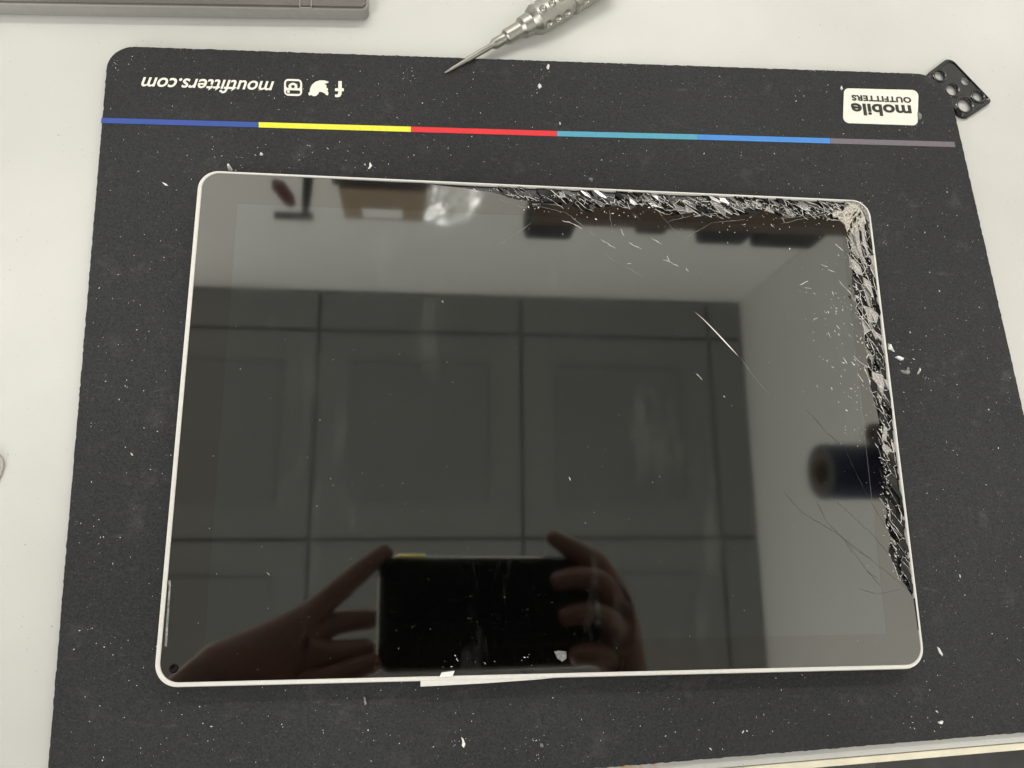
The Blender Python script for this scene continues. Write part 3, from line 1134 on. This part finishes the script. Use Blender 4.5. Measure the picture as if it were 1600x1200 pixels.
fragment([(578, 252), (582, 259), (577, 265), (574, 264), (578, 259)], ZM, 'hooked white thread beyond the far rim of the tablet', h=0.0003)
fragment([(407, 239), (412, 241), (410, 244), (405, 243)], ZM, 'small white crumb under the yellow stripe', h=0.0007)
fragment(blob(1436, 182, 4, 7, 8, -0.4), ZM, 'pale chip at the right end of the cream label', 'glass_dim', 0.0008)
fragment([(1315, 133), (1317.5, 139), (1314.5, 142), (1312.5, 138)], ZM, 'small pale chip at the left end of the cream label', h=0.0005)

# ------------------------------------------------------------------ dust on the mat, too fine to count
vs, fs = [], []
mq = [Vector((p[0], p[1])) for p in (tuple(BL), tuple(BR), mc[1], mc[0])]


def in_mat(x, y, m=0.002):
    for i in range(4):
        a, b = mq[i], mq[(i + 1) % 4]
        d = (b - a).normalized()
        if d.x * (y - a.y) - d.y * (x - a.x) < m:
            return False
    return True


def dust(x, y, r):
    if in_mat(x, y) and not (abs(x) < W / 2 + 0.0006 and abs(y) < D / 2 + 0.0006):
        speck(x, y, ZM + 0.00001, r, vs, fs)


for _ in range(2600):
    dust(random.uniform(-0.17, 0.21), random.uniform(-0.12, 0.155), random.choice((0.00006, 0.00006, 0.00008, 0.00010, 0.00014)))
for cx, cy, n, s in ((635, 118, 60, 7), (850, 115, 26, 8), (1420, 195, 40, 9), (360, 255, 40, 22), (575, 255, 20, 20), (1440, 1140, 24, 16), (840, 1160, 40, 12), (990, 1110, 26, 30), (720, 1155, 20, 10),
                     (150, 800, 26, 30), (160, 1000, 40, 40), (180, 100, 70, 11), (1420, 560, 40, 25), (1180, 250, 30, 30), (480, 240, 14, 12), (560, 1150, 30, 30)):
    for _ in range(n // 2):
        p = at(cx + random.gauss(0, s), cy + random.gauss(0, s), ZM)
        dust(p.x, p.y, random.choice((0.00004, 0.00005, 0.00007, 0.0001, 0.00015)))
for px_, py_ in ((740, 113), (714, 146), (668, 230), (660, 161), (875, 193), (545, 180), (1243, 150), (1244, 158), (1318, 209), (1256, 150), (570, 257), (555, 262), (512, 232), (1445, 363), (1387, 352),
                 (1468, 455), (1422, 519), (1447, 525), (1465, 1055), (1464, 1112), (1161, 1144), (1167, 1142), (206, 710), (267, 711), (246, 674), (160, 1188), (317, 1130), (330, 1135), (575, 1141), (312, 1104),
                 (250, 1050), (188, 840), (95, 915), (1110, 1170), (1040, 1150), (1480, 300), (1530, 480), (1545, 640), (1560, 700), (1500, 900), (1550, 990), (700, 232), (940, 250), (1210, 240), (1100, 240)):
    p = at(px_, py_, ZM)
    dust(p.x, p.y, random.choice((0.00018, 0.00022, 0.0003)))
for _ in range(60):          # fluff along the far edge of the mat
    t_ = random.random()
    p = at(200 + 1250 * t_, 71.5 + 43 * t_ + random.gauss(1.5, 1.2), ZM)
    speck(p.x, p.y, ZM + 0.00001, 0.00009, vs, fs)
o = link('dust', pyd(vs, fs), MAT['dust'])
tag(o, 'white dust and crumbs scattered over the black mat', 'dust', kind='stuff')

# ------------------------------------------------------------------ screwdriver
tip = at(695, 114, ZM + 0.0006)
far = at(889, 1, 0.0061)
ax = (far - tip)
axn = ax.normalized()
sd = empty('screwdriver', tip)
tag(sd, 'silver precision screwdriver with dimpled handle, its tip resting on the mat', 'screwdriver')


def sp(name, me, m):
    o = link(name, me, m)
    o.parent = sd
    o.matrix_parent_inverse = Matrix.Translation(-tip)
    return o


def s_of(x, y):
    p = at(x, y, 0.0055)
    return (p - tip).dot(axn)


s1, s2, s3, s4, s5, s6, s7 = s_of(733, 92), s_of(772, 70), s_of(792, 60), s_of(816, 47), s_of(832, 37), s_of(884, 7), s_of(900, -2)
sp('blade', set_smooth(lathe(tip, axn, [(0, 0.0003), (0.003, 0.0006), (s1 - 0.001, 0.00082), (s1, 0.00105), (s1 + 0.0004, 0.0011), (s2 - 0.0008, 0.00115), (s2, 0.0016),
                                        (s2 + 0.001, 0.0021), (s3, 0.0021)], 28)), MAT['steel'])
hp = [(s3 - 0.0002, 0.0022), (s3 + 0.0001, 0.0027), (s3 + 0.0005, 0.0030), (s4 - 0.0004, 0.0031), (s4, 0.0034), (s4 + 0.0009, 0.0042), (s5 - 0.0004, 0.0043), (s5 + 0.0002, 0.0050),
      (s5 + 0.0018, 0.0059), (s5 + 0.0021, 0.0061), (s6 - 0.0010, 0.0061), (s6 - 0.0003, 0.0058), (s6, 0.0051), (s6 + 0.0018, 0.0051), (s6 + 0.0020, 0.0056), (s6 + 0.0026, 0.0061),
      (s6 + 0.0034, 0.0061), (s6 + 0.0038, 0.0058), (s6 + 0.022, 0.0058), (s6 + 0.0235, 0.005)]
hme = lathe(tip, axn, hp, 72)
ho = link('handle', hme, MAT['steel'])
a_, u_, v_ = frame_of(axn)
cut = bmesh.new()
for seg0, seg1 in ((s5 + 0.0021, s6 - 0.0010), (s6 + 0.0044, s6 + 0.0155)):
    for i in range(3):
        sx = seg0 + (seg1 - seg0) * (i + 0.55) / 3.1
        for k in range(6):
            t_ = 2 * math.pi * k / 6 + 0.41
            c = tip + a_ * sx + (u_ * math.cos(t_) + v_ * math.sin(t_)) * 0.0067
            bmesh.ops.create_uvsphere(cut, u_segments=16, v_segments=10, radius=0.0017, matrix=Matrix.Translation(c))
cme = bpy.data.meshes.new('cut')
cut.to_mesh(cme)
cut.free()
co = link('cut', cme)
bo = ho.modifiers.new('b', 'BOOLEAN')
bo.object = co
bo.operation = 'DIFFERENCE'
bo.solver = 'EXACT'
hm2 = eval_mesh(ho)
bpy.data.objects.remove(co)
hm2.materials.clear()
sp('handle', set_smooth(hm2, 32), MAT['steel'])

# ------------------------------------------------------------------ camera cover
cc = empty('camera_cover', at(1500, 138, 0))
tag(cc, 'black camera cover of a phone with five round holes, tucked at the mat corner', 'phone part')


def cp(name, me, m):
    o = link(name, me, m)
    o.parent = cc
    o.matrix_parent_inverse = Matrix.Translation(-cc.location)
    return o


CZ = 0.0019


def C2(x, y, z=CZ):
    p = at(x, y, z)
    return (p.x, p.y)


def c10(x, y):
    return C2(1430 + x / 10, 80 + y / 10)


quad = [c10(545, 78), c10(1215, 775), c10(765, 1075), c10(160, 370)]
outl = round_poly(quad, [0.0034, 0.0016, 0.0044, 0.0028], 8)
holes_px = [(390, 372, 66), (585, 598, 74), (793, 457, 58), (990, 698, 66), (783, 838, 88)]


def hole(cx, cy, r, n=28):
    c = Vector(c10(cx, cy))
    rr = r / 10 * 0.000330
    return [(c.x + rr * math.cos(2 * math.pi * i / n), c.y + rr * math.sin(2 * math.pi * i / n)) for i in range(n)]


cp('plate', set_smooth(plate([outl] + [hole(*h) for h in holes_px], CZ - 0.0008, CZ - 0.0004, 0.0), 40), MAT['black_plastic'])
qc = Vector((sum(p[0] for p in quad) / 4, sum(p[1] for p in quad) / 4))
inn = [tuple(qc + (Vector(p) - qc) * 0.90) for p in outl]
inn2 = [tuple(qc + (Vector(p) - qc) * 0.86) for p in outl]
n_ = len(outl)
rm = loft([[(x, y, 0.0001) for x, y in outl], [(x, y, CZ - 0.0005) for x, y in outl], [(*(qc + (Vector(p) - qc) * 0.975), CZ - 0.0001) for p in outl],
           [(*(qc + (Vector(p) - qc) * 0.93), CZ) for p in outl], [(x, y, CZ - 0.0002) for x, y in inn], [(x, y, CZ - 0.00045) for x, y in inn2]], False, False)
cp('rim', set_smooth(rm, 60), MAT['black_plastic'])
for cx, cy, r in holes_px:
    if r == 58:
        continue
    c = c10(cx, cy)
    rr = r / 10 * 0.000330
    cp('lens_ring', set_smooth(lathe((c[0], c[1], CZ - 0.0009), (0, 0, 1), [(0, rr * 1.0), (0.0005, rr * 1.0), (0.0008, rr * 1.12), (0.0009, rr * 1.3), (0.0008, rr * 1.5), (0.00045, rr * 1.58)], 32, False), 50),
       MAT['black_plastic'])

# ------------------------------------------------------------------ grey laptop at the far left, and a spudger at the left edge
la, lbp = at(-60, 23.5, 0), at(577.5, 33, 0)
ld = (lbp - la).normalized()
lnv = Vector((-ld.y, ld.x, 0))
LO = lbp
lap = empty('laptop', LO)
tag(lap, 'flat grey laptop with glossy brownish lid, cut by the far left frame edge', 'laptop')


def lp_(s, t):
    p = LO + ld * s + lnv * t
    return (p.x, p.y)


def lq(name, me, m):
    o = link(name, me, m)
    o.parent = lap
    o.matrix_parent_inverse = Matrix.Translation(-LO)
    return o


lo = round_poly([lp_(-0.30, 0), lp_(0, 0), lp_(0, 0.20), lp_(-0.30, 0.20)], 0.0028, 10)
lq('base', set_smooth(plate([lo], 0.0004, 0.0063, 0.0004), 40), MAT['laptop'])
lo2 = round_poly([lp_(-0.2992, 0.0008), lp_(-0.0008, 0.0008), lp_(-0.0008, 0.1992), lp_(-0.2992, 0.1992)], 0.0022, 10)
lq('lid', set_smooth(plate([lo2], 0.0064, 0.0072, 0.0002), 40), MAT['laptop_top'])
k0 = Vector((at(468, 12.5, 0.0072).x, at(468, 12.5, 0.0072).y))
k1 = Vector((at(487, 13.0, 0.0072).x, at(487, 13.0, 0.0072).y))
kd = (k1 - k0).normalized()
kn = Vector((-kd.y, kd.x))
kl = (k1 - k0).length
fo = round_poly([tuple(k0), tuple(k1), tuple(k1 + kn * 0.012), tuple(k0 + kn * 0.012)], 0.0006, 5)
fi = round_poly([tuple(k0 + kd * 0.0003 + kn * 0.0003), tuple(k1 - kd * 0.0003 + kn * 0.0003), tuple(k1 - kd * 0.0003 + kn * 0.0117), tuple(k0 + kd * 0.0003 + kn * 0.0117)], 0.0004, 5)
lq('notch_outline', plate([fo, fi], 0.0071, 0.00745), MAT['laptop'])

gp = [(-60, 690), (-10, 703), (0, 711), (5, 718), (6.5, 727), (4, 737), (0, 747), (-14, 770), (-60, 800)]
spu = plate([[(at(x, y, 0.0006).x, at(x, y, 0.0006).y) for x, y in gp]], 0.0, 0.0009, 0.0003)
o = link('pry_tool', set_smooth(spu, 60), MAT['grey_plastic'])
tag(o, 'flat rounded grey plastic pry tool just showing at the left frame edge', 'tool')

# ------------------------------------------------------------------ what the screen mirrors: shelves and rolls on the walls
sh = link('wall_shelf', box(-0.215, 0.625, 1.062, -0.038, YW, 1.078), MAT['dark'])
tag(sh, 'short black wall shelf under the cardboard box, mirrored in the screen', 'shelf')
bx = empty('cardboard_box', (-0.125, 0.69, 1.078))
tag(bx, 'cardboard box with white label on a short shelf, mirrored in the screen', 'box')
for nm, me, m in (('box_body', box(-0.205, 0.618, 1.0785, -0.046, YW - 0.004, 1.205, 0.002), MAT['card']),
                  ('box_label', box(-0.168, 0.616, 1.15, -0.092, 0.6178, 1.190), MAT['paper'])):
    o = link(nm, me, m)
    o.parent = bx
    o.matrix_parent_inverse = Matrix.Translation(-bx.location)
# crumpled film bag hanging beside the box
bm = bmesh.new()
bmesh.ops.create_grid(bm, x_segments=16, y_segments=18, size=0.5)
for v in bm.verts:
    u, w = v.co.x, v.co.y
    v.co = Vector((0.008 + u * (0.095 + 0.02 * w) + 0.03 * w, 0.63 + 0.006 * math.sin(5 * u + 3 * w) + 0.0007 * math.sin(17 * u - 9 * w + 1) + random.gauss(0, 0.00025) + 0.045 * w, 1.128 - w * 0.095))
me = bpy.data.meshes.new('film')
bm.to_mesh(me)
bm.free()
o = link('plastic_bag', me, MAT['film'])
sm_ = o.modifiers.new('s', 'SOLIDIFY')
sm_.thickness = 0.002
tag(o, 'crumpled shiny plastic bag next to the cardboard box, mirrored in the screen', 'bag')
ws = empty('wooden_shelf', (0.5, 0.70, 1.13))
tag(ws, 'long brown wooden wall shelf, mirrored in the screen', 'shelf')
for nm, me, m in (('board', box(0.165, 0.632, 1.130, 0.93, YW, 1.155), MAT['wood']), ('fascia', box(0.163, 0.620, 1.128, 0.93, 0.6315, 1.198), MAT['wood'])):
    o = link(nm, me, m)
    o.parent = ws
    o.matrix_parent_inverse = Matrix.Translation(-ws.location)
for x0, x1, z1, d, lbl in ((0.158, 0.262, 1.290, 0.06, 'black box at the left end of the wooden shelf'), (0.385, 0.455, 1.245, 0.05, 'low black block second along the wooden shelf'),
                           (0.530, 0.640, 1.283, 0.06, 'dark soft pouch third along the wooden shelf'), (0.655, 0.80, 1.290, 0.06, 'dark grey case at the right end of the wooden shelf')):
    o = link('shelf_box', box(x0, 0.624, 1.1555, x1, 0.624 + d, z1, 0.012), MAT['dark'])
    tag(o, lbl, 'box', 'dark boxes on the wooden shelf')
# small clamp arm on the wall at the left
ca = empty('clamp_arm', (-0.33, YW, 1.1))
tag(ca, 'black clamp arm with dark red head on the far wall, mirrored in the screen', 'clamp')
for nm, me, m in (('arm', lathe((-0.262, 0.668, 1.10), (-0.012, -0.105, 0.055), [(0, 0.010), (0.05, 0.009), (0.088, 0.006)], 12), MAT['dark']),
                  ('head', lathe((-0.315, 0.628, 1.095), (0.030, -0.035, 0.02), [(-0.012, 0.004), (0, 0.014), (0.03, 0.013), (0.045, 0.006)], 12), MAT['red']),
                  ('clamp_plate', box(-0.325, 0.580, 1.128, -0.255, 0.592, 1.136), MAT['dark']),
                  ('wall_mount', box(-0.285, 0.66, 1.085, -0.245, YW, 1.105), MAT['dark'])):
    o = link(nm, me, m)
    o.parent = ca
    o.matrix_parent_inverse = Matrix.Translation(-ca.location)


def roll(y, z, r, x0, m, label):
    e = empty('vinyl_roll', (XW, y, z))
    tag(e, label, 'roll', 'rolls of film on the right wall')
    L = XW - x0
    for nm, me, mm in (('wound_film', lathe((x0, y, z), (1, 0, 0), [(0.0, r * 0.62), (0.0, r * 0.985), (0.002, r), (L - 0.001, r)], 40, False), m),
                       ('film_edge', lathe((x0 - 0.0012, y, z), (1, 0, 0), [(0.001, r * 0.63), (0.0, r * 0.66), (0.0, r * 0.95), (0.0012, r * 0.985)], 40, False), MAT['roll_end']),
                       ('paper_core', lathe((x0 - 0.001, y, z), (1, 0, 0), [(0.16, 0.0), (0.16, r * 0.52), (0.0, r * 0.54), (0.0, r * 0.62), (0.003, r * 0.62)], 40, False), MAT['core'])):
        o = link(nm, set_smooth(me, 40), mm)
        o.parent = e
        o.matrix_parent_inverse = Matrix.Translation(-e.location)


roll(0.113, 1.10, 0.050, 0.672, MAT['navy'], 'navy blue roll sticking out of the right wall, mirrored in the screen')
roll(0.170, 1.03, 0.020, 0.735, MAT['navy'], 'thin dark roll above the big navy roll, mirrored in the screen')
roll(0.075, 1.00, 0.040, 0.80, MAT['red'], 'dark red roll behind the big navy roll, mirrored in the screen')

# ------------------------------------------------------------------ the photographer's phone and hands, mirrored in the screen


def CL(x, y, b):
    """millimetres right, up, back from the lens"""
    return CAM + RIGHT * (x * 0.001) + UP * (y * 0.001) - FWD * (b * 0.001)


ph = empty('phone', CL(45, -27, 10))
tag(ph, 'dark phone held over the tablet, mirrored in the screen', 'phone')


def pp(name, me, m, cut=None):
    me.transform(Matrix(((RIGHT.x, UP.x, -FWD.x, CAM.x), (RIGHT.y, UP.y, -FWD.y, CAM.y), (RIGHT.z, UP.z, -FWD.z, CAM.z), (0, 0, 0, 1))))
    o = link(name, me, m)
    o.parent = ph
    o.matrix_parent_inverse = Matrix.Translation(-ph.location)
    return o


mm = 0.001
R0 = rrect(-27 * mm, -62.5 * mm, 120 * mm, 9.5 * mm, 9 * mm, 8)
R1 = rrect(-26 * mm, -61.5 * mm, 119 * mm, 8.5 * mm, 8 * mm, 8)
pp('side_rail', set_smooth(loft([[(x, y, 5.2 * mm) for x, y in R1], [(x, y, 5.8 * mm) for x, y in R0], [(x, y, 11.5 * mm) for x, y in R0], [(x, y, 12.2 * mm) for x, y in R1]]), 25), MAT['phone_rail'])
pp('back_glass', plate([rrect(-25.6 * mm, -61.1 * mm, 118.6 * mm, 8.1 * mm, 7.6 * mm, 8)], 4.7 * mm, 5.3 * mm, 0.1 * mm), MAT['phone_glass'])
pp('camera_island', set_smooth(plate([rrect(-24 * mm, -31 * mm, 14.5 * mm, 7 * mm, 8 * mm, 8)], 3.0 * mm, 4.8 * mm, 0.4 * mm), 40), MAT['phone_glass'])
for lx, ly in ((-16, -1.5), (-16, -21), (4.5, -21)):
    pp('lens_ring', set_smooth(lathe((lx * mm, ly * mm, 3.0 * mm), (0, 0, -1), [(0, 7.5 * mm), (1.2 * mm, 7.5 * mm), (1.4 * mm, 7 * mm), (1.2 * mm, 6.2 * mm), (0.4 * mm, 6 * mm), (0.4 * mm, 0)], 32, False), 40), MAT['phone_glass'])
kx0, kx1 = -15 * mm, 4 * mm
pp('side_key', set_smooth(lathe((kx0, 9.3 * mm, 6.6 * mm), (1, 0, 0), [(0, 0.4 * mm), (0.5 * mm, 1.5 * mm), (kx1 - kx0 - 0.5 * mm, 1.5 * mm), (kx1 - kx0, 0.4 * mm)], 32), 50), MAT['phone_glint'])  # rounded to catch a bright line; its yellow is a painted glint


# left hand (index finger along the top edge of the phone, the others curled under its left end)
LV = [(-92, -42, 14, 25), (-132, -74, 22, 22), (-190, -125, 40, 27), (-280, -200, 80, 36),        # palm, wrist, forearm
      (-70, -28, 10, 13), (-56, -16, 8, 8.0), (-40, -3, 7, 8.2), (-31, 6, 7, 6.6), (-23, 12, 8, 6.8), (-18, 15.5, 8, 5.2),   # index
      (-72, -38, 14, 12), (-50, -30, 18, 9), (-33, -28, 20, 8), (-22, -28, 20, 7),               # middle, behind the phone
      (-72, -52, 14, 12), (-52, -50, 12, 9), (-36, -48, 16, 8), (-26, -46, 19, 7),                # ring finger
      (-76, -66, 14, 11), (-56, -66, 8, 8.5), (-38, -60, 4, 7.5), (-24, -56, 1, 6.5),               # little finger under the edge
      (-100, -66, 24, 13), (-74, -76, 26, 10), (-48, -72, 24, 8.5), (-30, -62, 20, 7.5)]             # thumb
LE = [(0, 1), (1, 2), (2, 3), (0, 4), (4, 5), (5, 6), (6, 7), (7, 8), (8, 9), (0, 10), (10, 11), (11, 12), (12, 13), (0, 14), (14, 15), (15, 16), (16, 17), (0, 18), (18, 19), (19, 20), (20, 21),
      (0, 22), (22, 23), (23, 24), (24, 25)]
RV = [(134, -40, 12, 17), (138, -85, 20, 20), (146, -140, 40, 26), (165, -240, 85, 34),
      (131, -12, 8, 11.5), (120, 6, 4, 9.5), (104, 15, 4, 8), (92, 22, 5, 6.6), (88, 25, 6, 5.4),      # index over the top edge
      (132, -26, 6, 11), (120, -8, -4, 9.5), (103, -7, -6, 8.2), (90, -10, -4, 7), (86, -11, -3, 5.8),
      (132, -44, 6, 11), (122, -32, -4, 9.5), (106, -30, -6, 8.2), (93, -33, -4, 7), (89, -34, -3, 5.8),
      (128, -60, 8, 10), (116, -56, -2, 8.5), (103, -56, -4, 7.4), (94, -58, -2, 6.4),
      (124, -54, 22, 12), (106, -44, 24, 10), (90, -30, 22, 8.5), (78, -20, 19, 7.5)]
RE = [(0, 1), (1, 2), (2, 3), (0, 4), (4, 5), (5, 6), (6, 7), (7, 8), (0, 9), (9, 10), (10, 11), (11, 12), (12, 13), (0, 14), (14, 15), (15, 16), (16, 17), (17, 18), (0, 19), (19, 20), (20, 21), (21, 22),
      (0, 23), (23, 24), (24, 25), (25, 26)]
# the seated photographer: one continuous body that ends in the two hands
PV, PE, PK = [], [], []


def node(p, r, kind):
    PV.append((Vector(p), r))
    PK.append(kind)
    return len(PV) - 1


def chain(ids):
    for a, b in zip(ids, ids[1:]):
        PE.append((a, b))


pelvis = node((-0.03, -0.60, -0.20), 0.150, 'cloth')
belly = node((-0.03, -0.58, -0.02), 0.135, 'cloth')
chest = node((-0.03, -0.54, 0.17), 0.130, 'cloth')
neckb = node((-0.03, -0.52, 0.32), 0.070, 'cloth')
neck = node((-0.03, -0.50, 0.38), 0.055, 'skin')
head1 = node((-0.03, -0.47, 0.46), 0.078, 'skin')
head2 = node((-0.03, -0.47, 0.55), 0.075, 'hair')
chain([pelvis, belly, chest, neckb, neck, head1, head2])
for sgn, V_, E_ in ((-1, LV, LE), (1, RV, RE)):
    sho = node((-0.03 + sgn * 0.175, -0.52, 0.24), 0.068, 'cloth')
    PE.append((chest, sho))
    base = len(PV)
    for i, v in enumerate(V_):
        node(CL(*v[:3]), v[3] * mm, 'cloth' if i in (2, 3) else 'skin')
    for a, b in E_:
        PE.append((base + a, base + b))
    PE.append((base + 3, sho))
    hip = node((-0.03 + sgn * 0.10, -0.52, -0.235), 0.095, 'cloth')
    knee = node((-0.03 + sgn * 0.17 + 0.03, -0.13, -0.20), 0.066, 'cloth')
    ankle = node((-0.03 + sgn * 0.16, -0.16, -0.66), 0.042, 'cloth')
    toe = node((-0.03 + sgn * 0.17, -0.03, -0.72), 0.036, 'hair')
    PE.append((pelvis, hip))
    chain([hip, knee, ankle, toe])
me = bpy.data.meshes.new('person')
me.from_pydata([tuple(p) for p, r in PV], PE, [])
o = link('person', me, MAT['skin'])
sk = o.modifiers.new('skin', 'SKIN')
sk.use_smooth_shade = True
for i, (p, r) in enumerate(PV):
    d = me.skin_vertices[0].data[i]
    d.radius = (r, r)
    d.use_root = (i == pelvis)
ss = o.modifiers.new('sub', 'SUBSURF')
ss.levels = ss.render_levels = 2
m2 = eval_mesh(o)
m2.materials.clear()
for k in ('skin', 'seat', 'dark'):
    m2.materials.append(MAT[k])
samples = [(p, PK[i], r) for i, (p, r) in enumerate(PV)]
for a, b in PE:
    if PK[a] == PK[b]:
        for t_ in (0.25, 0.5, 0.75):
            samples.append((PV[a][0].lerp(PV[b][0], t_), PK[a], PV[a][1] * (1 - t_) + PV[b][1] * t_))
slot = dict(skin=0, cloth=1, hair=2)
for f in m2.polygons:
    c = f.center
    k = min(samples, key=lambda q: (q[0] - c).length - q[2])[1]
    f.material_index = slot[k]
    f.use_smooth = True
rh = link('person', m2)
tag(rh, 'seated photographer in dark clothes holding the phone, both hands mirrored in the screen', 'person')
rp = CL(113, -31, -5.2)
rg = lathe(rp - RIGHT * 0.0012, RIGHT, [(0, 0.0086), (0, 0.0092), (0.0024, 0.0092), (0.0024, 0.0086)], 32, False)
o = link('finger_ring', set_smooth(rg, 40), MAT['silver'])
o.parent = rh
